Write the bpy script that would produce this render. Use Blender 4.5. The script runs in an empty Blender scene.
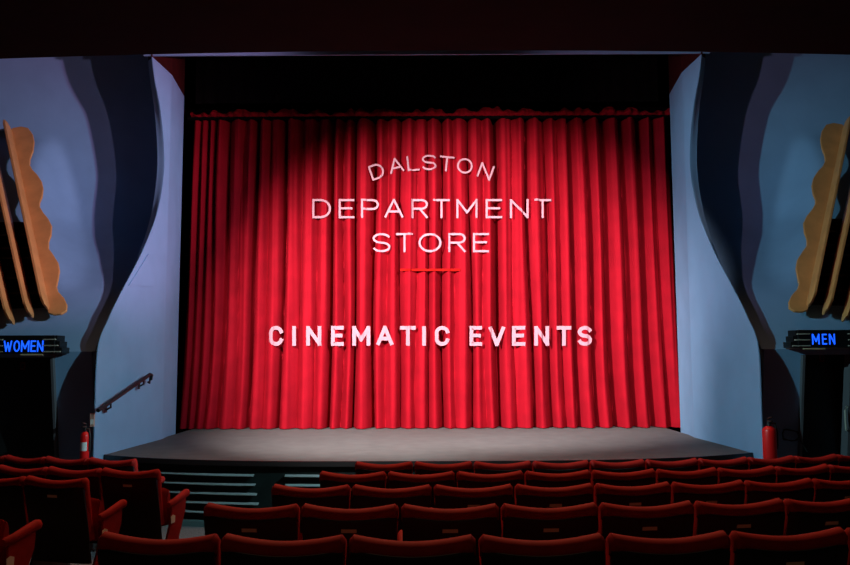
import bpy, bmesh, math, random
from mathutils import Vector, Matrix
from math import sin, cos, tan, pi, radians, sqrt, atan2
random.seed(7)
S = bpy.context.scene
COL = S.collection

# ------------------------------------------------------------------ camera
F = 780.0                       # focal length in pixels of the 850 px frame
EYE = Vector((0.0, 0.0, 1.95))
PITCH = math.atan(72.0 / F)
cam_d = bpy.data.cameras.new('camera')
cam_d.sensor_width = 36.0
cam_d.lens = 36.0 * F / 850.0
cam_d.clip_end = 100
cam = bpy.data.objects.new('camera', cam_d)
COL.objects.link(cam)
cam.location = EYE
ROLL = radians(-0.2)
cam.matrix_world = Matrix.Translation(EYE) @ Matrix.Rotation(radians(0.17), 4, 'Z') @ Matrix.Rotation(pi/2 + PITCH, 4, 'X') @ Matrix.Rotation(ROLL, 4, 'Z')
S.camera = cam

# ------------------------------------------------------------------ world, lights, exposure
w = bpy.data.worlds.new('world'); S.world = w; w.use_nodes = True
w.node_tree.nodes['Background'].inputs[0].default_value = (0.4, 0.72, 0.85, 1)
w.node_tree.nodes['Background'].inputs[1].default_value = 0.003
S.view_settings.view_transform = 'Standard'
S.view_settings.look = 'None'
S.view_settings.exposure = 0.0
S.view_settings.gamma = 1.0

def spot(name, loc, target, energy, color, half_deg, blend, radius):
    d = bpy.data.lights.new(name, 'SPOT')
    d.energy = energy; d.color = color; d.spot_size = 2*radians(half_deg); d.spot_blend = blend
    d.shadow_soft_size = radius
    o = bpy.data.objects.new(name, d); COL.objects.link(o)
    o.location = loc
    o.rotation_euler = (Vector(target) - Vector(loc)).to_track_quat('-Z', 'Y').to_euler()
    return o

# stage washes on the curtain, hung on the balcony front
spot('curtain_spot', (-3.0, 5.9, 4.55), (0.0, 12.7, 2.0), 7300, (1.0, 0.93, 0.92), 31, 0.8, 0.06)
spot('curtain_side_spot', (2.0, 5.9, 4.55), (1.2, 12.7, 2.5), 3600, (1.0, 0.90, 0.92), 31, 0.8, 0.06)
# cross lights for the side walls, hung on the balcony front on the other side
spot('left_wall_lamp', (3.5, 6.0, 4.5), (-4.4, 10.5, 1.9), 1500, (0.50, 0.90, 1.0), 30, 0.6, 0.05)
spot('right_wall_lamp', (-3.5, 6.0, 4.5), (4.4, 10.5, 1.9), 1350, (0.42, 0.90, 1.0), 31, 0.6, 0.05)
spot('left_wall_high_lamp', (3.3, 6.0, 4.5), (-6.6, 11.6, 4.9), 1700, (1.0, 0.48, 0.76), 18, 0.6, 0.05)
spot('left_wall_pink_lamp', (1.6, 6.0, 4.5), (-5.0, 11.6, 4.6), 330, (1.0, 0.62, 0.85), 24, 0.6, 0.05)
spot('right_wall_pink_lamp', (-1.6, 6.0, 4.5), (5.0, 11.6, 4.8), 300, (1.0, 0.62, 0.85), 24, 0.6, 0.05)
# warm house light over the front stalls
ad = bpy.data.lights.new('house_light', 'AREA'); ad.shape = 'RECTANGLE'; ad.size = 6; ad.size_y = 0.8; ad.spread = radians(95)
ad.energy = 140; ad.color = (1.0, 0.5, 0.28)
ao = bpy.data.objects.new('house_light', ad); COL.objects.link(ao); ao.location = (0, 9.2, 7.4); ao.rotation_euler = (radians(-32), 0, 0)
# added unseen fill light under the balcony, lifting the seat backs
bd = bpy.data.lights.new('balcony_fill_light', 'AREA'); bd.shape = 'RECTANGLE'; bd.size = 4; bd.size_y = 0.3
bd.energy = 2.6; bd.color = (1.0, 0.55, 0.35); bd.spread = radians(120)
bo = bpy.data.objects.new('balcony_fill_light', bd); COL.objects.link(bo); bo.location = (0, 0.3, 3.9); bo.rotation_euler = (radians(40), 0, 0)

# ------------------------------------------------------------------ pixel rays (frame 850 x 565)
RM = cam.matrix_world.to_3x3()
def ray(px, py):
    return (RM @ Vector(((px - 425.0) / F, (282.5 - py) / F, -1.0))).normalized()
def at_y(px, py, Y):
    r = ray(px, py); return EYE + r * ((Y - EYE.y) / r.y)
def at_x(px, py, X):
    r = ray(px, py); return EYE + r * ((X - EYE.x) / r.x)
def at_z(px, py, Z):
    r = ray(px, py); return EYE + r * ((Z - EYE.z) / r.z)

# ------------------------------------------------------------------ materials
def mat(name, col, rough=0.6, metal=0.0, noise=0.0, scale=8.0, bump=0.0, bscale=60.0, sheen=0.0, spec=0.5, emit=None, estr=0.0, col2=None):
    m = bpy.data.materials.new(name); m.use_nodes = True
    nt = m.node_tree; b = nt.nodes['Principled BSDF']
    b.inputs['Base Color'].default_value = (*col, 1)
    b.inputs['Roughness'].default_value = rough
    b.inputs['Metallic'].default_value = metal
    b.inputs['Specular IOR Level'].default_value = spec
    if sheen:
        b.inputs['Sheen Weight'].default_value = sheen
        b.inputs['Sheen Roughness'].default_value = 0.4
        b.inputs['Sheen Tint'].default_value = (*col, 1)
    if emit:
        b.inputs['Emission Color'].default_value = (*emit, 1)
        b.inputs['Emission Strength'].default_value = estr
    tc = nt.nodes.new('ShaderNodeTexCoord')
    if noise or col2:
        n = nt.nodes.new('ShaderNodeTexNoise'); n.inputs['Scale'].default_value = scale; n.inputs['Detail'].default_value = 5
        nt.links.new(tc.outputs['Object'], n.inputs['Vector'])
        r = nt.nodes.new('ShaderNodeValToRGB')
        c2 = col2 if col2 else tuple(c*(1+noise) for c in col)
        c1 = col if col2 else tuple(c*(1-noise) for c in col)
        r.color_ramp.elements[0].color = (*c1, 1); r.color_ramp.elements[0].position = 0.3
        r.color_ramp.elements[1].color = (*c2, 1); r.color_ramp.elements[1].position = 0.7
        nt.links.new(n.outputs['Fac'], r.inputs['Fac']); nt.links.new(r.outputs['Color'], b.inputs['Base Color'])
    if bump:
        n = nt.nodes.new('ShaderNodeTexNoise'); n.inputs['Scale'].default_value = bscale; n.inputs['Detail'].default_value = 4
        nt.links.new(tc.outputs['Object'], n.inputs['Vector'])
        bp = nt.nodes.new('ShaderNodeBump'); bp.inputs['Strength'].default_value = bump; bp.inputs['Distance'].default_value = 0.01
        nt.links.new(n.outputs['Fac'], bp.inputs['Height']); nt.links.new(bp.outputs['Normal'], b.inputs['Normal'])
    return m

M = dict(
    curtain=mat('red_curtain_velvet', (0.25, 0.003, 0.0095), 0.85, noise=0.12, scale=3, spec=0.06, bump=0.05, bscale=120),
    letter=mat('pale_pink_lettering', (0.37, 0.18, 0.215), 0.8, spec=0.1),
    bar=mat('red_underline', (0.30, 0.005, 0.003), 0.9, spec=0.05),
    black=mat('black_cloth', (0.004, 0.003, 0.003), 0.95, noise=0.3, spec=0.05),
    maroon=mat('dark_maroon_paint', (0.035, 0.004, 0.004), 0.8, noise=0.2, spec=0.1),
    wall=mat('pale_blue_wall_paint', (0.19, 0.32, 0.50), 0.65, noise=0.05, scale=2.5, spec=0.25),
    soffit=mat('dark_balcony_paint', (0.024, 0.006, 0.006), 0.8, noise=0.2, scale=3, spec=0.1),
    deck=mat('grey_stage_deck', (0.105, 0.102, 0.098), 0.7, noise=0.12, scale=5, bump=0.1, bscale=40, spec=0.2),
    fascia=mat('dark_green_stage_front', (0.006, 0.011, 0.010), 0.7, spec=0.15, noise=0.3, scale=6),
    nosing=mat('dark_stage_edge', (0.010, 0.008, 0.008), 0.5),
    louvre=mat('pale_metal_louvre', (0.25, 0.27, 0.27), 0.6, spec=0.2),
    teal=mat('teal_skirting_trim', (0.10, 0.17, 0.17), 0.5),
    carpet=mat('speckled_grey_carpet', (0.05, 0.05, 0.055), 0.95, col2=(0.17, 0.17, 0.18), scale=70, bump=0.3, bscale=150, spec=0.1),
    velvet=mat('red_seat_velvet', (0.26, 0.010, 0.008), 0.75, noise=0.15, scale=14, sheen=0.06, spec=0.1),
    shell=mat('black_seat_back', (0.006, 0.006, 0.007), 0.45, spec=0.3),
    iron=mat('black_seat_standard', (0.010, 0.009, 0.009), 0.5),
    brass=mat('dull_brass_plate', (0.55, 0.42, 0.27), 0.5),
    rim=mat('grey_metal_rim', (0.22, 0.21, 0.20), 0.35, 0.6),
    cream=mat('cream_badge', (0.62, 0.52, 0.38), 0.5),
    wood=mat('golden_plywood', (0.58, 0.25, 0.08), 0.5, noise=0.12, scale=5),
    dark=mat('dark_grille_backing', (0.006, 0.003, 0.003), 0.8, spec=0.1),
    slat=mat('dark_red_louvre', (0.024, 0.006, 0.006), 0.5),
    chrome=mat('dull_chrome', (0.45, 0.40, 0.33), 0.4, 0.25),
    signbox=mat('black_sign_housing', (0.006, 0.006, 0.007), 0.35),
    led=mat('blue_led_letters', (0.02, 0.08, 0.9), 0.5, emit=(0.008, 0.10, 1.0), estr=1.5),
    door=mat('black_door_paint', (0.005, 0.004, 0.004), 0.6),
    jamb=mat('grey_door_frame', (0.10, 0.09, 0.10), 0.5),
    rail=mat('black_handrail', (0.008, 0.014, 0.018), 0.5, spec=0.2),
    ext=mat('red_extinguisher_paint', (0.85, 0.010, 0.010), 0.35),
    white=mat('white_label', (0.75, 0.72, 0.70), 0.6),
    rubber=mat('black_rubber', (0.01, 0.01, 0.01), 0.6),
    notice=mat('pink_cream_notice', (0.55, 0.28, 0.22), 0.6),
    redsmall=mat('small_red_notice', (0.20, 0.02, 0.02), 0.6),
)

# ------------------------------------------------------------------ mesh helpers
class MB:
    def __init__(s): s.v = []; s.f = []
    def add(s, vs, fs):
        n = len(s.v); s.v += [tuple(v) for v in vs]; s.f += [tuple(i+n for i in f) for f in fs]; return s
    def box(s, c, d, rot=None):
        x, y, z = (k/2 for k in d)
        vs = [Vector((sx*x, sy*y, sz*z)) for sx in (-1, 1) for sy in (-1, 1) for sz in (-1, 1)]
        if rot is not None: vs = [rot @ v for v in vs]
        vs = [v + Vector(c) for v in vs]
        return s.add(vs, [(0,1,3,2), (4,6,7,5), (0,4,5,1), (2,3,7,6), (0,2,6,4), (1,5,7,3)])
    def grid(s, rows, closed_u=False, cap=False):
        nr, nc = len(rows), len(rows[0])
        vs = [v for r in rows for v in r]; fs = []
        for i in range(nr-1):
            for j in range(nc if closed_u else nc-1):
                k = (j+1) % nc
                fs.append((i*nc+j, i*nc+k, (i+1)*nc+k, (i+1)*nc+j))
        if cap:
            fs.append(tuple(reversed(range(nc)))); fs.append(tuple((nr-1)*nc+j for j in range(nc)))
        return s.add(vs, fs)
    def tube(s, pts, r, n=10, cap=True):
        pts = [Vector(p) for p in pts]; rows = []
        rr = r if isinstance(r, (list, tuple)) else [r]*len(pts)
        up = Vector((0.31, 0.17, 0.94))
        for i, p in enumerate(pts):
            t = (pts[min(i+1, len(pts)-1)] - pts[max(i-1, 0)]).normalized()
            a = t.cross(up)
            if a.length < 1e-3: a = t.cross(Vector((1, 0, 0)))
            a.normalize(); b = t.cross(a)
            rows.append([p + (a*cos(2*pi*k/n) + b*sin(2*pi*k/n))*rr[i] for k in range(n)])
        return s.grid(rows, True, cap)
    def lathe(s, prof, c=(0, 0, 0), n=20):
        rows = [[Vector(c) + Vector((r*cos(2*pi*k/n), r*sin(2*pi*k/n), z)) for k in range(n)] for r, z in prof]
        return s.grid(rows, True, True)
    def prism(s, poly, f0, f1):
        n = len(poly)
        vs = [f0(p) for p in poly] + [f1(p) for p in poly]
        fs = [tuple(range(n)), tuple(reversed(range(n, 2*n)))]
        fs += [(i, i+n, (i+1) % n + n, (i+1) % n) for i in range(n)]
        return s.add(vs, fs)
    def build(s, name, m, parent=None, smooth=False, bevel=0.0, seg=2):
        me = bpy.data.meshes.new(name)
        me.from_pydata(s.v, [], s.f); me.validate()
        bm = bmesh.new(); bm.from_mesh(me)
        bmesh.ops.recalc_face_normals(bm, faces=bm.faces)
        bm.to_mesh(me); bm.free()
        if smooth:
            for p in me.polygons: p.use_smooth = True
        me.materials.append(m)
        o = bpy.data.objects.new(name, me); COL.objects.link(o)
        if bevel:
            b = o.modifiers.new('bevel', 'BEVEL'); b.width = bevel; b.segments = seg; b.limit_method = 'ANGLE'
        if smooth and not bevel:
            e = o.modifiers.new('split', 'EDGE_SPLIT'); e.split_angle = radians(50)
        if parent is not None: o.parent = parent
        return o
def empty(name, loc=(0, 0, 0), rz=0.0):
    o = bpy.data.objects.new(name, None); COL.objects.link(o); o.location = loc; o.rotation_euler.z = rz
    o.empty_display_size = 0.1
    return o
def tag(o, label=None, cat=None, group=None, kind=None):
    if label: o['label'] = label
    if cat: o['category'] = cat
    if group: o['group'] = group
    if kind: o['kind'] = kind
    return o
def struct(o, label, cat): return tag(o, label, cat, kind='structure')
def lerp(a, b, t): return a + (b-a)*t
def interp(tab, x):
    if x <= tab[0][0]: return tab[0][1]
    for (x0, y0), (x1, y1) in zip(tab, tab[1:]):
        if x <= x1: return lerp(y0, y1, (x-x0)/(x1-x0))
    return tab[-1][1]
def smooth_tab(tab, n=60):
    # Catmull-Rom through the points of a table
    out = []; P = [tab[0]] + list(tab) + [tab[-1]]
    k = max(2, n // (len(tab)-1))
    for i in range(1, len(P)-2):
        for j in range(k):
            t = j/k; q = []
            for c in (0, 1):
                p0, p1, p2, p3 = (P[i+d][c] for d in (-1, 0, 1, 2))
                q.append(0.5*(2*p1 + (p2-p0)*t + (2*p0-5*p1+4*p2-p3)*t*t + (3*p1-p0-3*p2+p3)*t**3))
            out.append(tuple(q))
    out.append(tab[-1]); return out

# ------------------------------------------------------------------ the room
STAGE_Z = 0.75
def floor_z(y): return max(0.0, 0.12 + (7.0-y)*0.0565)
mb = MB()
rows = []
for y in (-3, 0, 3, 6, 7.0+0.12/0.0565, 11, 14.5):
    rows.append([(x, y, floor_z(y)) for x in (-8.5, -4, 0, 4, 8.5)])
mb.grid(rows)
mb.grid([[(x, y, floor_z(y)-0.25) for x, y, z in r] for r in rows])
struct(mb.build('floor', M['carpet']), 'speckled grey carpet on the gently sloping auditorium floor', 'floor')

# balcony overhead: dark soffit with a gently bowed front edge
mb = MB(); rows0 = []; rows1 = []
bz = at_y(425, 50.5, 5.5).z
xs = [lerp(-8.5, 8.5, i/40) for i in range(41)]
def bal_y(x): return 5.5 + 0.012*x*x
prof = lambda x: [(x, -3, bz), (x, 2, bz), (x, bal_y(x)-0.3, bz), (x, bal_y(x), bz), (x, bal_y(x), bz+1.0), (x, bal_y(x)-0.2, bz+1.0), (x, bal_y(x)-0.2, bz+0.3), (x, -3, bz+0.3)]
mb.grid([prof(x) for x in xs], True, True)
struct(mb.build('ceiling_balcony', M['soffit']), 'dark underside of the balcony overhanging the stalls', 'ceiling')
mb = MB().box((0, 9.0, 8.1), (17, 12, 0.2))
struct(mb.build('ceiling', M['black']), 'unlit black ceiling high above the stage front', 'ceiling')

# black back wall of the stage and black cloth legs
mb = MB().box((0, 14.0, 4.0), (17, 0.2, 8.2))
struct(mb.build('wall_back', M['black']), 'black back wall of the stage behind the curtain', 'wall')

# side walls: swept proscenium fin and scooped cove behind it, leaning lower wall with the doorway
XF = 3.95
FIN_PX = [(93.5, 470), (95, 420), (98, 350), (108, 318), (120, 290), (137, 253), (150, 215), (156, 180), (157, 150), (154, 110), (147, 57)]
prof = []
for px, py in FIN_PX:
    p = at_x(px, py, -XF); prof.append((p.z, p.y))
prof = [(-0.02, prof[0][1])] + prof
prof.append((7.9, prof[-1][1]-0.45))
FIN = smooth_tab(prof, 90)
Y_BACK = at_x(179, 300, -XF).y
Y_KINK = at_x(154, 430, -XF).y
Z_TUN = at_x(147, 57, -XF).z
0 and print('fin', [(round(a, 2), round(b, 2)) for a, b in prof], 'back', Y_BACK, 'kink', Y_KINK, 'tunnel z', Z_TUN)
COVE = smooth_tab([(2.0, 9.5), (2.4, 9.85), (2.8, 10.27), (3.3, 11.1), (4.0, 11.95), (5.0, 12.15), (6.2, 11.95), (7.9, 11.5)], 70)
ZA, ZB = 2.45, 5.5                      # the slats lean back between these heights
YA, YB = 9.78, 11.95
def slope_y(z): return lerp(YA, YB, (z-ZA)/(ZB-ZA)) if z < ZB else YB + 0.1*(z-ZB)
FOLD = [(2.0, 4.15), (2.8, 4.45), (4.0, 5.4), (5.0, 5.7), (6.2, 5.9), (7.9, 6.1)]
def cove_y(z, x=None):
    near = interp(COVE, z)
    if x is None: return near
    far = max(9.5, min(near, slope_y(z)+0.22))
    t = min(1.0, max(0.0, (abs(x)-interp(FOLD, z))/0.40)); t = t*t*(3-2*t)
    return lerp(near, far, t)
LOW0 = FIN[12][1]
for side, sg in (('left', -1), ('right', 1)):
    mb = MB(); rows = []
    # inner face, slightly kinked in plan: front part splays out a touch
    for z, yf in FIN:
        r = []
        yk = max(Y_KINK, yf + 0.02)
        for t in (0, 0.1, 0.2, 0.4, 0.6, 0.8, 1): r.append((sg*(XF - 0.12*max(0, 1-(yk-lerp(yf, yk, t))/2.0)), lerp(yf, yk, t), z))
        for t in (0.02, 0.5, 1): r.append((sg*(XF - 0.12*(1-t)), lerp(yk, Y_BACK, t), z))
        rows.append(r)
    def thick(rs):
        return [r + list(reversed([(x + sg*(0.012 if i == 0 else 0.05 if i == 1 else 0.12), y, z) for i, (x, y, z) in enumerate(r)])) for r in rs]
    nlow = sum(1 for z, yf in FIN if z <= Z_TUN+0.001)
    mb.grid(thick(rows[:nlow]), True, True)
    struct(mb.build('wall_%s_proscenium' % side, M['wall'], smooth=True), 'pale blue proscenium wall with swept curved edge, %s of stage' % side, 'wall')
    # dark upper wall above the tunnel line
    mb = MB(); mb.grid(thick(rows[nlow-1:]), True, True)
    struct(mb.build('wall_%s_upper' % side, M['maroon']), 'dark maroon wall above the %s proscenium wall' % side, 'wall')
    # cove
    mb = MB(); rows = []
    zs = [lerp(2.0, 7.9, i/60) for i in range(61)]
    XS = [XF+0.10 + 0.08*i for i in range(40)] + [7.6, 8.4]
    for z in zs: rows.append([(sg*x, cove_y(z, x), z) for x in XS])
    mb.grid(rows)
    mb.grid([[(x, y+0.15, z) for x, y, z in r] for r in rows])
    struct(mb.build('wall_%s' % side, M['wall'], smooth=True), 'pale blue concave wall sweeping up beside the stage, %s side' % side, 'wall')
    # lower wall with doorway opening
    mb = MB()
    def low(x, z): return (sg*x, 9.5 + (2.0-z)*0.17, z)
    D0, D1, DH = 4.53, (5.13 if sg > 0 else 5.75), 1.93
    for (x0, x1, z0, z1) in ((XF+0.13, D0, 0, 2.0), (D0, D1, DH, 2.0), (D1, 8.4, 0, 2.0)):
        a = [low(x0, z0), low(x1, z0), low(x1, z1), low(x0, z1)]
        b = [(x, y+0.14, z) for x, y, z in a]
        mb.add(a+b, [(0,1,2,3), (7,6,5,4), (0,4,5,1), (1,5,6,2), (2,6,7,3), (3,7,4,0)])
    struct(mb.build('wall_%s_lower' % side, M['wall']), 'pale blue lower wall with the dark doorway, %s side' % side, 'wall')
    # dark doorway: frame and recessed door leaf
    n = 1 if sg < 0 else 2
    e = empty('door_%d' % n, (sg*(D0+D1)/2, 9.5, 0))
    struct(e, 'dark doorway under the illuminated %s sign' % ('WOMEN' if sg < 0 else 'MEN'), 'door')
    mb = MB(); hw = (D1-D0)/2
    mb.box((0, 0.44, DH/2), (D1-D0+0.3, 0.05, DH))
    for s2 in (-1, 1): mb.box((s2*(hw+0.03), 0.36, DH/2), (0.05, 0.2, DH))
    mb.box((0, 0.3, DH+0.03), (D1-D0+0.1, 0.4, 0.05))
    mb.build('door_leaf', M['door'], e)
    mb = MB()
    for s2 in (-1, 1):
        pts = [(s2*(hw-0.012), 9.44-9.5+(2.0-z)*0.17, z) for z in (0, DH)]
        mb.add([(x-0.018, y, z) for x, y, z in pts] + [(x+0.012, y, z) for x, y, z in pts] + [(x-0.018, y+0.15, z) for x, y, z in pts] + [(x+0.012, y+0.15, z) for x, y, z in pts],
               [(0,2,3,1), (4,5,7,6), (0,4,6,2), (1,3,7,5), (0,1,5,4), (2,6,7,3)])
    mb.build('door_frame', M['jamb'], e)
    if sg > 0:
        mb = MB()
        hx = hw-0.03
        mb.tube([(hx, 0.12, 1.02), (hx-0.05, 0.06, 1.02), (hx-0.05, 0.06, 1.26), (hx-0.02, 0.06, 1.30), (hx, 0.12, 1.30)], 0.012, 8)
        tag(mb.build('door_handle', M['chrome'], e, smooth=True), 'pale metal pull handle')

# header over the proscenium opening
Y_HEAD = FIN[-24][1] if False else at_x(147, 57, -XF).y
zh = at_y(427, 54.2, Y_HEAD).z
mb = MB().box((0, Y_HEAD+0.02, zh+0.8), (2*XF+0.1, 0.03, 1.6))
struct(mb.build('wall_header', M['wall']), 'pale blue header beam across the top of the proscenium opening', 'wall')

# stage house black border cloth above the curtain
CY = 12.8
zb = at_y(427, 104, CY-0.1).z
mb = MB(); rows = []
for i in range(121):
    x = lerp(-3.86, 3.86, i/120); dy = 0.02*sin(i*1.7)+0.012*sin(i*0.61)
    rows.append([(x, CY-0.12+dy, z) for z in (zb+0.02, zb+0.3, zb+1.0, 7.9)])
mb.grid(rows)
tag(mb.build('border_cloth', M['black'], smooth=True), 'plain black border cloth hanging above the red curtain', 'drape')

# ------------------------------------------------------------------ stage
e = empty('stage', (0, 10.5, 0))
tag(e, 'low stage with grey deck and dark louvred front, below the red curtain', 'stage')
def loc(v): return (v[0], v[1]-10.5, v[2])
EDGE_PX = [(108, 452.5), (150, 455), (200, 457), (260, 458.5), (330, 459.5), (430, 459), (520, 457.5), (600, 455.5), (680, 452), (748, 447.5)]
edge = [at_z(px, py, STAGE_Z) for px, py in EDGE_PX]
# the bow of the front edge, made symmetrical
y_mid = 0.5*(edge[4].y+edge[5].y); y_end = 0.5*(edge[0].y+edge[-1].y); x_end = 0.5*(-edge[0].x+edge[-1].x)
y_mid, y_end, x_end = 8.95, 9.62, 3.93
def front_y(x): return y_mid + (y_end-y_mid)*min(1.0, abs(x)/x_end)**3.4
N = 60
xs = [lerp(-x_end, x_end, i/N) for i in range(N+1)]
mb = MB()
poly = [(x, front_y(x)) for x in xs] + [(XF-0.03, y_end+0.02), (XF-0.12, 13.8), (-XF+0.12, 13.8), (-XF+0.03, y_end+0.02)]
mb.prism(poly, lambda p: loc((p[0], p[1], STAGE_Z)), lambda p: loc((p[0], p[1], STAGE_Z-0.05)))
mb.build('stage_deck', M['deck'], e)
mb = MB(); rows = []
for x in xs:
    y = front_y(x); rows.append([loc((x, y-0.025, STAGE_Z+0.004)), loc((x, y-0.025, STAGE_Z-0.055)), loc((x, y+0.005, STAGE_Z-0.055)), loc((x, y+0.005, STAGE_Z+0.004))])
mb.grid(rows, True, True)
mb.build('stage_nosing', M['nosing'], e)
mb = MB(); rows = []
for x in xs:
    y = front_y(x)+0.03; rows.append([loc((x, y, STAGE_Z-0.05)), loc((x, y, 0.0)), loc((x, y+0.08, 0.0)), loc((x, y+0.08, STAGE_Z-0.05))])
mb.grid(rows, True, True)
mb.box(loc((-x_end+0.02, y_end+0.25, 0.35)), (0.06, 0.45, 0.70)); mb.box(loc((x_end-0.02, y_end+0.25, 0.35)), (0.06, 0.45, 0.70))
mb.build('stage_fascia', M['fascia'], e)
mb = MB(); rows = []
for x in xs:
    y = front_y(x); rows.append([loc((x, y+0.0, 0.075)), loc((x, y-0.004, 0.055)), loc((x, y-0.004, 0.0)), loc((x, y+0.035, 0.0)), loc((x, y+0.035, 0.075))])
mb.grid(rows, True, True)
mb.build('stage_skirting', M['teal'], e)
# louvred vents in the stage front
for (xa, xb) in ((-3.55, -1.98), (-1.62, -0.30), (0.10, 1.42), (1.78, 3.35)):
    mb = MB()
    for k in range(5):
        z = 0.585 - 0.105*k
        rows = []
        for i in range(9):
            x = lerp(xa, xb + 0.02*k, i/8); y = front_y(x)
            rows.append([loc((x, y-0.025, z-0.006)), loc((x, y-0.025, z)), loc((x, y+0.035, z+0.016)), loc((x, y+0.035, z+0.010))])
        mb.grid(rows, True, True)
    mb.build('louvred_vent', M['louvre'], e)

# ------------------------------------------------------------------ red curtain
V_PX = [182, 191, 199, 208, 221, 235, 249, 264, 280, 298, 314, 329, 341, 353, 373, 386, 399, 416, 428, 442, 455, 472, 485, 499, 515, 532, 551, 564, 577, 596, 613, 633, 650, 665, 682]
STRONG = {199: .8, 249: 1.25, 280: 1.15, 329: 1.3, 353: 1.25, 373: 1.25, 399: 1.0, 442: 1.2, 472: 1.1, 499: 1.35, 532: 1.15, 551: 1.05, 577: 1.2, 596: 1.15, 613: 1.25, 633: 1.2, 650: 1.3, 221: 0.9}
rc = random.Random(11)
V = []
for p in V_PX:
    x = at_y(p, 300, CY-0.1).x
    V.append((x, STRONG.get(p, rc.uniform(0.45, 0.8)), rc.uniform(-1, 1), rc.uniform(0, 6.28)))
C_TOP = at_y(427, 119, CY).z
C_BOT = STAGE_Z + 0.012
VX0, VX1 = V[0][0], V[-1][0]
def c_scale(z):
    t = (z-C_BOT)/(C_TOP-C_BOT)
    return 1.006 - 0.022*t + 0.012*max(0, 1-t*3)**2
def curtain_y(x, z):
    t = (z-C_BOT)/(C_TOP-C_BOT)
    u = x / c_scale(z)
    # valleys wander a little with height
    vs = [v[0] + 0.030*v[2]*sin(1.2*z+v[3]) + 0.018*v[2]*(t-0.4) for v in V]
    i = 0
    while i < len(vs)-2 and u > vs[i+1]: i += 1
    a, b = vs[i], vs[i+1]
    q = min(1.0, max(0.0, (u-a)/(b-a)))
    sk = 1.0 + 0.35*V[i][2]
    q = q**sk if sk > 1 else 1-(1-q)**(1/sk)
    wd = b-a
    amp = 0.46*wd + 0.01
    da = 0.19*V[i][1]**2; db = 0.19*V[i+1][1]**2      # valley depths
    bump = max(0.0, sin(pi*q))**0.72
    base = lerp(da, db, q)
    y = CY + base*(1-bump) - amp*bump*0.8 + 0.06
    # finer gathers, tighter towards the top
    g = 0.25+0.75*t
    y += 0.016*g*sin(x*41+3*sin(x*3.1)+0.4*sin(z*0.9+x)) + 0.006*sin(x*77+2*sin(z*0.7+x))*(0.4+0.6*t)
    y += 0.010*sin(x*9.0+z*0.8)*(1-t)
    return y
def c_half(z, sgn):
    return (VX1 if sgn > 0 else VX0)*c_scale(z)
ce = empty('stage_curtain', (0, CY, STAGE_Z))
tag(ce, 'full-width pleated red stage curtain bearing pale lettering', 'curtain')
mb = MB(); rows = []
NR, NC = 64, 760
for r in range(NR+1):
    z = lerp(C_BOT, C_TOP, r/NR)
    rows.append([(x, curtain_y(x, z)-CY, z-STAGE_Z) for x in (lerp(c_half(z, -1), c_half(z, 1), i/NC) for i in range(NC+1))])
mb.grid(rows)
mb.build('curtain_cloth', M['curtain'], ce, smooth=True)
# gathered heading above the dark shadow line
mb = MB(); rows = []
h0 = C_TOP + 0.035; hh = 0.17
for r in range(9):
    t = r/8; row = []
    for i in range(NC+1):
        x = lerp(c_half(C_TOP, -1), c_half(C_TOP, 1), i/NC)
        top = hh*(0.55 + 0.32*sin(x*9.3+1.7*sin(x*2.3)) * sin(x*3.7+0.5) + 0.13*sin(x*23+2*sin(5*x)))
        y = CY - 0.05 - 0.075*sin(pi*min(1, t*1.15))*(0.7+0.5*sin(x*17+1.2*sin(4*x))) + 0.02*sin(x*46)
        row.append((x, y-CY, h0 + top*t - STAGE_Z))
    rows.append(row)
mb.grid(rows)
mb.build('curtain_heading', M['curtain'], ce, smooth=True)
mb = MB().box((0, -0.02, C_TOP+0.015-STAGE_Z), (c_half(C_TOP, 1)-c_half(C_TOP, -1), 0.06, 0.04))  # black band standing in for the shadow line below the heading
mb.build('heading_shadow_band', M['black'], ce)

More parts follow.
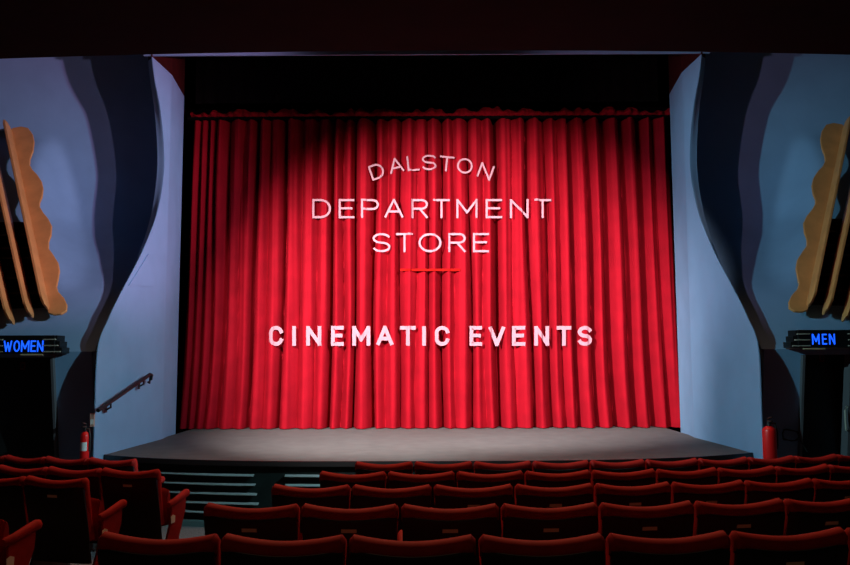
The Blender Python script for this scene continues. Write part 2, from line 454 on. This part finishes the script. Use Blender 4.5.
# lettering on the curtain: every glyph as strokes in a unit box
def arc(cx, cy, rx, ry, a0, a1, n=14):
    return [(cx+rx*cos(radians(lerp(a0, a1, i/n))), cy+ry*sin(radians(lerp(a0, a1, i/n)))) for i in range(n+1)]
def S_curve():
    return arc(.5, .75, .5, .25, 25, 90, 6) + arc(.5, .75, .5, .25, 90, 270, 14)[1:] + arc(.5, .25, .5, .25, 90, -90, 14)[1:] + arc(.5, .25, .5, .25, -90, -155, 6)[1:]
G = {
 'D': [[(0, 0), (0, 1)], [(0, 1)] + arc(.45, .5, .55, .5, 90, -90) + [(0, 0)]],
 'A': [[(0.02, 0.04), (.49, 1)], [(.98, 0.04), (.51, 1)], [(.22, .33), (.78, .33)]],
 'L': [[(0, 1), (0, 0), (1, 0)]],
 'S': [S_curve()],
 'T': [[(0, 1), (1, 1)], [(.5, 1), (.5, 0)]],
 'O': [arc(.5, .5, .5, .5, 0, 360, 28)],
 'N': [[(0, 0), (0, 1)], [(1, 0), (1, 1)], [(.06, .94), (.94, .06)]],
 'E': [[(1, 1), (0, 1), (0, 0), (1, 0)], [(0, .52), (.86, .52)]],
 'P': [[(0, 0), (0, 1), (.65, 1)] + arc(.65, .74, .35, .26, 90, -90, 10)[1:] + [(0, .48)]],
 'R': [[(0, 0), (0, 1), (.65, 1)] + arc(.65, .75, .35, .25, 90, -90, 10)[1:] + [(0, .5)], [(.5, .5), (1, 0)]],
 'M': [[(0, 0), (0, 1)], [(1, 0), (1, 1)], [(.05, .93), (.5, .28)], [(.95, .93), (.5, .28)]],
 'C': [arc(.5, .68, .5, .32, 15, 180, 12) + arc(.5, .32, .5, .32, 180, 345, 12)],
 'I': [[(.5, 0), (.5, 1)]],
 'V': [[(0.02, .96), (.49, 0)], [(.98, .96), (.51, 0)]],
 'W': [[(0.02, .98), (.25, 0.02)], [(.5, .8), (.26, 0.02)], [(.5, .8), (.74, .02)], [(.98, .98), (.75, .02)]],
}
def stroke(mb, pts, th, step, put):
    if abs(pts[0][0]-pts[-1][0])+abs(pts[0][1]-pts[-1][1]) > 1e-6:
        def ext(a, b):
            l = sqrt((a[0]-b[0])**2+(a[1]-b[1])**2) or 1
            return (a[0]+(a[0]-b[0])/l*th*0.48, a[1]+(a[1]-b[1])/l*th*0.48)
        pts = [ext(pts[0], pts[1])] + list(pts[1:-1]) + [ext(pts[-1], pts[-2])]
    # a ribbon of width th along the polyline pts (2-D), finely divided; put maps 2-D to 3-D
    P = [pts[0]]
    for a, b in zip(pts, pts[1:]):
        L = sqrt((b[0]-a[0])**2+(b[1]-a[1])**2); n = max(1, int(L/step))
        P += [(lerp(a[0], b[0], i/n), lerp(a[1], b[1], i/n)) for i in range(1, n+1)]
    closed = abs(P[0][0]-P[-1][0])+abs(P[0][1]-P[-1][1]) < 1e-6
    rows = []; n = len(P)
    for i, p in enumerate(P):
        a = P[i-1] if i else (P[-2] if closed else None); b = P[i+1] if i < n-1 else (P[1] if closed else None)
        def nrm(u, v):
            dx, dy = v[0]-u[0], v[1]-u[1]; l = sqrt(dx*dx+dy*dy) or 1; return (-dy/l, dx/l)
        n1 = nrm(a, p) if a else nrm(p, b); n2 = nrm(p, b) if b else n1
        mx, my = n1[0]+n2[0], n1[1]+n2[1]; l2 = mx*mx+my*my
        if l2 < 1.4: k = 1.12; l = sqrt(l2) or 1; mx, my = mx/l, my/l
        else: k = 2.0/l2
        ox, oy = mx*k, my*k
        rows.append([put((p[0]+ox*th*0.5*s, p[1]+oy*th*0.5*s)) for s in (-1, -0.33, 0.33, 1)])
    mb.grid(rows)
def glyph(mb, ch, x0, x1, ybot, ytop, th, step, put, rot=0.0):
    w_, h_ = x1-x0-th, ytop-ybot-th
    cx, cy = (x0+x1)/2, (ytop+ybot)/2
    for ip, pl in enumerate(G[ch]):
        pts = [(x0+th/2+a*w_, ybot+th/2+b*h_) for a, b in pl]
        pts = [(cx+(a-cx)*cos(rot)-(b-cy)*sin(rot), cy+(a-cx)*sin(rot)+(b-cy)*cos(rot)) for a, b in pts]
        def put2(p, k=ip):
            q = put(p); return (q[0], q[1]-0.003*k, q[2])
        stroke(mb, pts, th, step, put2)
def px_to_xz(px, py): p = at_y(px, py, CY-0.03); return p.x, p.z
def on_curtain(p):
    # p in pixels of the lettering layout, y upward
    x, z = px_to_xz(p[0], -p[1])
    return (x, min(curtain_y(x, z)-0.020, CY-0.045)-CY, z-STAGE_Z)
zx = lambda v: 250+v*0.4245
zy = lambda v: -(130+v*0.4248)
TH = 2.1
def letter(ch, *args):
    mb = MB(); glyph(mb, ch, *args); mb.build('letter', M['letter'], ce)
for ch, cx_, cy_, wd, rot in (('D', 299, 98, 33, 19), ('A', 344, 84, 35, 12), ('L', 384, 79, 28, 6), ('S', 422, 77, 34, 0), ('T', 463, 80, 34, -6), ('O', 506, 85, 37, -12), ('N', 555, 98, 33, -20)):
    letter(ch, zx(cx_-wd/2), zx(cx_+wd/2), zy(cy_+18), zy(cy_-18), TH-0.3, 0.6, on_curtain, radians(rot))
for ch, a, b in (('D', 147, 191), ('E', 209, 246), ('P', 262, 304), ('A', 316, 362), ('R', 380, 419), ('T', 431, 471), ('M', 486, 536), ('E', 555, 594), ('N', 612, 656), ('T', 669, 709)):
    letter(ch, zx(a), zx(b), zy(208), zy(163), TH, 0.6, on_curtain)
for ch, a, b in (('S', 289, 331), ('T', 344, 384), ('O', 397, 451), ('R', 467, 508), ('E', 525, 563)):
    letter(ch, zx(a), zx(b), zy(288), zy(243), TH, 0.6, on_curtain)
mb = MB()
stroke(mb, [(401, -270), (459, -270)], 2.2, 0.4, lambda p: (lambda q: (q[0], q[1]-0.012, q[2]))(on_curtain(p)))
tag(mb.build('underline_bar', M['bar'], ce), 'thin red bar under the pale lettering')
ga = lambda v: 260+v/4.722
gb = lambda v: 420+v/4.722
for ch, a, b, f in (('C', 44, 110, ga), ('I', 152, 171, ga), ('N', 219, 291, ga), ('E', 336, 396, ga), ('M', 436, 521, ga), ('A', 549, 631, ga), ('T', 661, 736, ga), ('I', 9, 29, gb), ('C', 70, 139, gb),
                    ('E', 234, 293, gb), ('V', 323, 402, gb), ('E', 434, 496, gb), ('N', 539, 609, gb), ('T', 644, 714, gb), ('S', 744, 811, gb)):
    letter(ch, f(a), f(b), -345.8, -326.0, 3.7, 0.6, on_curtain)

# ------------------------------------------------------------------ wall things
def mirror_px(px, sg): return px if sg < 0 else 853.5-px
# wavy wooden grilles
for sg in (-1, 1):
    side = 'WOMEN' if sg < 0 else 'MEN'
    e = empty('wall_grille', (sg*5.2, 11.0, 2.4))
    tag(e, 'fan of golden wooden slats with a wavy-edged board above the %s sign' % side, 'wall grille')
    O = Vector((5.2, 11.0, 2.4))
    # plane of the slats: through these two heights, leaning back
    zA, zB, yA, yB = ZA, ZB, YA, YB
    nrm = Vector((0, -(zB-zA), (yB-yA))).normalized()     # towards the audience
    def onpl(px, py, off=0.0):
        r = ray(px, py); p0 = Vector((0, yA, zA)) + nrm*off
        p = EYE + r*((p0-EYE).dot(nrm)/r.dot(nrm))
        return Vector((sg*(-p.x) if sg > 0 else p.x, p.y, p.z)) - Vector((sg*5.2, 11.0, 2.4))
    def board(outline, off0, off1, name, bev=0.01):
        mb = MB()
        a = [onpl(x, y, off0) for x, y in outline]
        d = nrm*(off1-off0)
        b = [p+d for p in a]; n_ = len(a)
        mb.add(a+b, [tuple(range(n_)), tuple(reversed(range(n_, 2*n_)))] + [(i, i+n_, (i+1) % n_+n_, (i+1) % n_) for i in range(n_)])
        return mb.build(name, M['wood'], e, bevel=bev)
    wavy = [(10, 134), (13, 129.5), (22, 128), (29, 129.5), (33.5, 136), (35, 143), (34, 152), (31, 160), (30.5, 166), (33, 171), (38, 176), (42.5, 183), (44, 190), (43, 198), (40.5, 204), (40.5, 208), (44, 214), (49, 220), (52.5, 227), (52, 236), (49.5, 243), (49.5, 250), (54, 256), (59, 264), (60.5, 272), (59, 281), (57.5, 288), (59, 293), (64.5, 299), (68, 306), (67.5, 312), (62, 315.5), (54, 316), (49, 314.5)]
    tag(board(wavy, 0.05, 0.085, 'wavy_board'), None)
    battens = [((10.5, 131), (50, 314)), ((-9, 134), (34, 321)), ((-32, 138), (15, 328)), ((-55, 142), (-6, 334))]
    for i, ((xa, ya), (xb, yb)) in enumerate(battens):
        w0, w1 = (3.5, 3.6)
        mb = MB(); rows = []
        for t in (0, 0.012, 0.03, 0.3, 0.6, 0.97, 0.988, 1):
            end = 0.35 if t in (0, 1) else (0.8 if t in (0.012, 0.988) else 1.0)
            px, py = lerp(xa, xb, t), lerp(ya, yb, t)
            c = onpl(px, py, 0.0); side_v = (onpl(px+w0, py-0.0, 0.0) - c)
            row = []
            for k in range(10):
                a_ = 2*pi*k/10
                row.append(c + side_v*cos(a_)*0.9*end + nrm*(0.14 + 0.16*sin(a_)*end))
            rows.append(row)
        mb.grid(rows, True, True)
        mb.build('batten', M['wood'], e, smooth=True)
    # dark louvred opening behind the slats
    mb = MB()
    op = [(-70, 222), (32, 222), (50, 303), (-70, 306)]
    a = [onpl(x, y, -0.02) for x, y in op]; b = [p - nrm*0.25 for p in a]
    mb.add(a+b, [(0, 1, 2, 3), (7, 6, 5, 4), (0, 4, 5, 1), (1, 5, 6, 2), (2, 6, 7, 3), (3, 7, 4, 0)])
    mb.build('grille_backing', M['dark'], e)
    mb = MB()
    for y, xr in ((235, 33), (248, 37), (258, 39), (278, 43), (293, 46)):
        a = [onpl(-70, y+2.5, -0.015), onpl(xr, y, -0.015), onpl(xr, y+1.6, -0.015), onpl(-70, y+4.1, -0.015)]
        b = [p + nrm*0.03 for p in a]
        mb.add(a+b, [(0, 1, 2, 3), (7, 6, 5, 4), (0, 4, 5, 1), (1, 5, 6, 2), (2, 6, 7, 3), (3, 7, 4, 0)])
    mb.build('grille_louvre', M['slat'], e)

# illuminated signs over the doorways
def sign(sg, text, x_px0, x_px1, y0, y1, spec):
    Y = 9.26
    e = empty('restroom_sign', (sg*4.86, Y, 1.95))
    tag(e, 'black stepped sign with blue illuminated letters reading %s over doorway' % text, 'sign')
    L = lambda p: Vector(p)-Vector((sg*4.86, Y, 1.95))
    a = at_y(x_px0, y0, Y); b = at_y(x_px1, y1, Y)
    xa, xb, zt, zb_ = a.x, b.x, a.z, b.z
    inner = xb if sg < 0 else xa; outer = xa if sg < 0 else xb
    mb = MB()
    cx = (xa+xb)/2; wd = abs(xb-xa)
    mb.box(L((cx - (-sg)*0.0, Y+0.12, (zt+zb_)/2)), (wd-0.16, 0.24, zt-zb_))
    # tapered stepped end towards the stage
    o = -sg
    x1 = inner - o*0.09
    for k, dx in enumerate((0.03, 0.06, 0.09)):
        z0 = zt - (k+1)*(zt-zb_)/3; h = (zt-zb_)/3
        mb.box(L((x1 + o*(dx/2-0.01), Y+0.13, z0+h/2)), (dx+0.02, 0.20, h))
        x2 = outer + o*0.09
        mb.box(L((x2 - o*(dx/2-0.01), Y+0.13, z0+h/2)), (dx+0.02, 0.20, h))
    mb.build('sign_housing', M['signbox'], e, bevel=0.004)
    for endx, dr in ((inner, o), (outer, -o)):
        for k, dx in enumerate((0.03, 0.06, 0.09)):
            z = zt - (k+1)*(zt-zb_)/3 + 0.022
            x_in = endx - dr*0.21; x_out = endx - dr*0.09 + dr*dx
            f = MB().box(L(((x_in+x_out)/2, Y-0.004, z)), (abs(x_out-x_in), 0.03, 0.014))
            f.build('chrome_strip', M['chrome'], e, bevel=0.003)
    mb = MB()
    for ch, p0, p1 in spec[1]:
        q0 = at_y(p0, spec[0][0], Y-0.012); q1 = at_y(p1, spec[0][1], Y-0.012)
        mb = MB()
        glyph(mb, ch, q0.x, q1.x, q1.z, q0.z, 0.0165, 0.02, lambda p: L((p[0], Y-0.006, p[1])))
        mb.build('letter', M['led'], e)
    # small downlight hood under the sign
    mb = MB(); hx = at_y(spec[2], 354, Y).x
    mb.tube([L((hx-0.13, Y+0.02, zb_-0.012)), L((hx+0.13, Y+0.02, zb_-0.012))], 0.014, 8)
    mb.build('lamp_strip', M['brass'], e, smooth=True)
sign(-1, 'WOMEN', -14, 60.5, 335.5, 353.5, ((340.5, 351.8), (('W', 3.5, 12), ('O', 13.5, 19.5), ('M', 21, 29), ('E', 30.5, 35.5), ('N', 37, 43)), 31))
sign(1, 'MEN', 791.5, 866, 330, 347.5, ((333.8, 344.5), (('M', 812, 820), ('E', 822, 827.5), ('N', 829, 835.5)), 815))
# small notices on the door leaves
for sg, px, py in ((-1, 22.5, 366), (1, 822, 358)):
    c = at_y(px, py, 9.90)
    o = MB().box((0, 0, 0), (0.055, 0.012, 0.10)).build('notice', M['redsmall']); o.location = (c.x, 9.907, c.z)
    MB().box((0, -0.008, 0.0), (0.03, 0.006, 0.06)).build('notice_panel', M['rubber'], o)
    tag(o, 'tiny dull red notice hanging in the doorway under the %s sign' % ('WOMEN' if sg < 0 else 'MEN'), 'notice')

# handrail on the left proscenium wall
def onwall(px, py, d=0.0): p = at_x(px, py, -XF+d); return p
p0 = onwall(98, 410.5, 0.10); p1 = onwall(150, 374.5, 0.20)
e = empty('handrail', p0); tag(e, 'short black sloping handrail on the pale blue proscenium wall', 'handrail')
mb = MB(); d = p1-p0
mb.tube([Vector((0, 0, 0)), d*0.5, d, d+Vector((0, 0.06, -0.01)), d+Vector((-0.02, 0.09, -0.07)), d+Vector((-0.03, 0.05, -0.11))], 0.024, 10)
mb.build('rail', M['rail'], e, smooth=True)
for t in (0.22, 0.86):
    c = d*t
    mb = MB(); mb.tube([c, c+Vector((-0.01, 0.03, -0.07)), c+Vector((-0.072, 0.05, -0.10))], 0.012, 8)
    mb.box(c+Vector((-0.077, 0.05, -0.10)), (0.006, 0.07, 0.07))
    mb.build('rail_bracket', M['rail'], e)
# access hatch outline on the same wall
hp = [onwall(px, py, 0.0) for px, py in ((142, 254), (149, 254), (149, 286), (124.5, 286))]
h0_ = hp[2]
def wall_x(y): return -XF + 0.12*max(0.0, 1-(Y_KINK-y)/2.0)
o = MB().prism([p-h0_ for p in hp], lambda p: (wall_x(p.y+h0_.y)-h0_.x+0.002, p.y, p.z), lambda p: (wall_x(p.y+h0_.y)-h0_.x+0.014, p.y, p.z)).build('access_hatch', M['wall']); o.location = h0_
tag(o, 'flush square hatch painted pale blue in the wall above the handrail', 'hatch')

# fire extinguishers
def extinguisher(px, py_top, py_bot, Y, label, r, wall_label):
    a = at_y(px, py_top, Y); b = at_y(px, py_bot, Y)
    h = a.z-b.z
    e = empty('fire_extinguisher', (a.x, Y, b.z)); tag(e, label, 'fire extinguisher', 'fire extinguishers')
    hb = h*0.80
    prof = [(r*0.9, 0), (r, 0.015), (r, hb*0.86), (r*0.92, hb*0.92), (r*0.6, hb*0.975), (r*0.32, hb)]
    MB().lathe(prof).build('cylinder_body', M['ext'], e, smooth=True)
    mb = MB(); mb.lathe([(r*0.3, hb), (r*0.3, hb+0.05), (r*0.18, hb+0.06)], n=12)
    mb.box((0.0, -0.03, hb+0.06), (0.022, 0.10, 0.016)); mb.box((0, -0.035, hb+0.095), (0.022, 0.11, 0.012), Matrix.Rotation(radians(-14), 3, 'X'))
    mb.build('valve_handle', M['rubber'], e)
    mb = MB(); mb.tube([(r*0.3, 0, hb+0.03), (r*0.9, 0, hb+0.03), (r*1.15, 0, hb*0.85), (r*1.15, 0, hb*0.45), (r*1.05, 0, hb*0.36)], 0.012, 8)
    mb.build('hose', M['rubber'], e, smooth=True)
    if wall_label:
        rows = [[((r+0.0015)*cos(radians(t)), (r+0.0015)*sin(radians(t)), z) for t in range(-140, -39, 10)] for z in (hb*0.38, hb*0.66)]
        MB().grid(rows).build('paper_label', M['white'], e)
    MB().box((0, r+0.015, hb*0.7), (0.05, 0.03, 0.12)).build('wall_bracket', M['rubber'], e)
extinguisher(85.5, 424, 462, 9.12, 'small red fire extinguisher with white label at the handrail end', 0.050, True)
extinguisher(768.5, 417, 462, 9.12, 'bright red fire extinguisher beside the stage end near the MEN doorway', 0.077, False)
a = at_y(91, 413.5, 9.2); b = at_y(91, 427, 9.2)
o = MB().box((0, 0, 0), (0.055, 0.02, a.z-b.z)).build('wall_notice', M['notice'], bevel=0.003); o.location = (a.x, 9.24, (a.z+b.z)/2)
MB().box((0, -0.012, -0.02), (0.035, 0.006, 0.06)).build('notice_text_panel', M['white'], o)
tag(o, 'small pink and cream notice on the wall edge above the fire extinguisher', 'notice')
# small white socket at the right of the stage
p = at_x(705.5, 427.5, XF-0.0)
o = MB().lathe([(0.045, 0), (0.045, 0.012), (0.03, 0.02)], n=16).build('wall_socket', M['white']); o.location = (XF-0.002, p.y, p.z); o.rotation_euler = (0, -pi/2, 0)
tag(o, 'small round white socket low on the wall right of the stage', 'socket')
# loop of cable on the right lower wall
c = at_y(789, 435, 9.66)
mb = MB()
mb.tube([(0.10*cos(t*0.45)+0.012*sin(t), 0.01*sin(t*1.7), 0.07*sin(t*0.45)+0.012*cos(t*1.3)) for t in range(30)] + [(0.14, 0, -0.10), (0.20, 0, -0.2)], 0.007, 6)
o = mb.build('coiled_cable', M['rubber'], smooth=True); o.location = (c.x, c.y-0.03, c.z)
tag(o, 'coil of black cable on the blue wall beside the MEN doorway', 'cable')

# ------------------------------------------------------------------ seats
PITCHX = 0.52
CURV = 0.047
def top_z(u):
    k = abs(u)/0.255
    return 0.868 + 0.034*k**1.8 - (0.024*max(0.0, (k-0.93)/0.07)**2.2)
def make_seat(both, badge):
    e = empty('cinema_seat')
    tilt = lambda z: -(z-0.42)*0.20
    us = [lerp(-0.255, 0.255, i/28) for i in range(29)]
    # padded backrest: closed cross-section swept along the width
    mb = MB(); rows = []
    for u in us:
        k = abs(u)/0.255; zt = top_z(u); r = 0.044*(1-0.45*max(0, (k-0.93)/0.07)**2)
        row = []
        yc = tilt(zt-r)
        ul = max(-0.234, min(0.234, u)); row.append((ul, tilt(0.44)-0.02, 0.44)); row.append((ul, tilt(zt-0.09)-0.015, zt-0.085)); row.append((u, tilt(zt-0.06)-r*0.95, zt-0.062))
        for a_ in (175, 150, 120, 90, 60, 30, 0):
            row.append((u, yc + r*1.05*cos(radians(a_)), zt-r + r*sin(radians(a_))))
        row.append((ul, tilt(0.62)+0.055*(1-0.4*k**6), 0.62)); row.append((ul, tilt(0.44)+0.05, 0.44))
        rows.append(row)
    mb.grid(rows, True, True)
    mb.build('backrest', M['velvet'], e, smooth=True)
    # black moulded back shell
    mb = MB(); rows = []
    for u in us:
        uu = u*0.972; k = abs(u)/0.255
        zt = top_z(u*0.9)-0.052 - 0.01*k**8
        yo = 0.028 + 0.018*(1-k**4)
        rows.append([(uu, tilt(0.30)-yo-0.01, 0.28), (uu, tilt(0.5)-yo, 0.5), (uu, tilt(zt)-yo-0.012, zt-0.02), (uu, tilt(zt)-yo-0.006, zt), (uu, tilt(zt)-0.022, zt-0.004), (uu, tilt(0.5)-0.022, 0.5), (uu, tilt(0.30)-0.022, 0.28)])
    mb.grid(rows, True, True)
    mb.build('back_shell', M['shell'], e, smooth=True)
    # thin metal rim along the top of the shell
    mb = MB()
    mb.tube([(u*0.97, tilt(top_z(u*0.9)-0.052)-0.030-0.016*(1-(abs(u)/0.255)**4), top_z(u*0.9)-0.053) for u in us[2:-2]], 0.0028, 6)
    mb.build('shell_rim', M['rim'], e, smooth=True)
    zt = 0.765
    MB().box((0, tilt(zt)-0.058, zt), (0.082, 0.006, 0.022), Matrix.Rotation(radians(11), 3, 'X')).build('number_plate', M['brass'], e, bevel=0.002)
    # tipped-up cushion
    mb = MB(); rows = []
    for u in [lerp(-0.225, 0.225, i/12) for i in range(13)]:
        k = abs(u)/0.225; r = 0.05*(1-0.5*k**8)
        rows.append([(u, 0.115+r*cos(radians(a_)), 0.56 + (0.16-0.02*k**6)*sin(radians(a_))*(1 if abs(sin(radians(a_))) < 2 else 1)) for a_ in range(0, 360, 24)])
    mb.grid(rows, True, True)
    mb.build('seat_cushion', M['velvet'], e, smooth=True)
    for sx in ((-1, 1) if both else (-1,)):
        x = sx*0.2605
        # arm pad: rises towards its rounded front end
        mb = MB(); rows = []
        for t, wdt, hgt, zz, y in ((0, .016, .018, .592, .050), (.06, .021, .028, .592, .065), (.3, .023, .032, .600, .14), (.6, .025, .034, .622, .23), (.85, .027, .036, .640, .31), (.96, .023, .030, .640, .345), (1, .010, .014, .636, .362)):
            rows.append([(x+wdt*cos(radians(a_)), y, zz+hgt*sin(radians(a_))) for a_ in range(0, 360, 30)])
        mb.grid(rows, True, True)
        mb.build('armrest', M['velvet'], e, smooth=True)
        mb = MB()
        poly = [(-0.10, 0.0), (0.22, 0.0), (0.20, 0.05), (0.21, 0.30), (0.30, 0.50), (0.31, 0.605), (0.09, 0.572), (0.085, 0.45), (0.0, 0.26), (-0.10, 0.05)]
        mb.prism(poly, lambda p: (x-0.009, p[0], p[1]), lambda p: (x+0.009, p[0], p[1]))
        mb.box((x, 0.06, 0.008), (0.05, 0.34, 0.016))
        mb.build('seat_standard', M['velvet'] if sx > 0 and both else M['iron'], e)
        if both and sx > 0:
            mb = MB(); mb.prism([(-.028, -.03), (.028, -.03), (.030, .022), (0, .034), (-.030, .022)], lambda p: (x+0.012, 0.10+p[0], 0.47+p[1]), lambda p: (x+0.017, 0.10+p[0], 0.47+p[1]))
            mb.build('row_badge', M['cream'], e)
    return e
proto = make_seat(False, False)
proto_end = make_seat(True, True)
used = set()
def place(p, x, d0, label, group):
    y = d0 + CURV*x*x
    if p not in used:
        used.add(p); o = p
    else:
        o = p.copy(); COL.objects.link(o)
        for ch in list(p.children):
            c = ch.copy(); COL.objects.link(c); c.parent = o
    o.location = (x, y, floor_z(y)); o.rotation_euler = (0, 0, math.atan(2*CURV*x))
    tag(o, label, 'seat', group)
ORD = ['first', 'second', 'third', 'fourth', 'fifth', 'sixth', 'seventh', 'eighth', 'ninth', 'tenth', 'eleventh', 'twelfth']
ROWN = ['front row', 'second row', 'third row', 'fourth row', 'fifth row']
DEPTH = [7.09, 6.15, 5.21, 4.27, 3.33]
def step_x(x, ds): return x + ds/sqrt(1+(2*CURV*(x+ds/2))**2)
LEFT = [-0.645, -0.83, -1.01, -1.185, -1.36]
for r in range(5):
    x = LEFT[r]; k = 0
    while True:
        xc = step_x(x, PITCHX/2); y = DEPTH[r]+CURV*xc*xc
        if (x*F/y) > 428 : break
        place(proto, xc, DEPTH[r], 'red velvet seat, %s from the aisle, %s from stage, centre block' % (ORD[k], ROWN[r]), 'cinema seats in the centre block')
        x = step_x(x, PITCHX); k += 1
    print('row', r, k)
RIGHT = [-2.72, -2.12, -2.40, -2.56]
DSIDE = [7.2, 6.21, 5.47, 4.43]
for r in range(4):
    x = RIGHT[r]; k = 0
    while True:
        xc = step_x(x, -PITCHX/2); y = DSIDE[r]+CURV*xc*xc
        if k > 0 and (x*F/y) < -428: break
        place(proto_end if k == 0 else proto, xc, DSIDE[r], 'red velvet seat, %s from the aisle, %s from stage, side block' % (ORD[k], ROWN[r]), 'cinema seats in the side block')
        x = step_x(x, -PITCHX); k += 1
    print('left row', r, k)
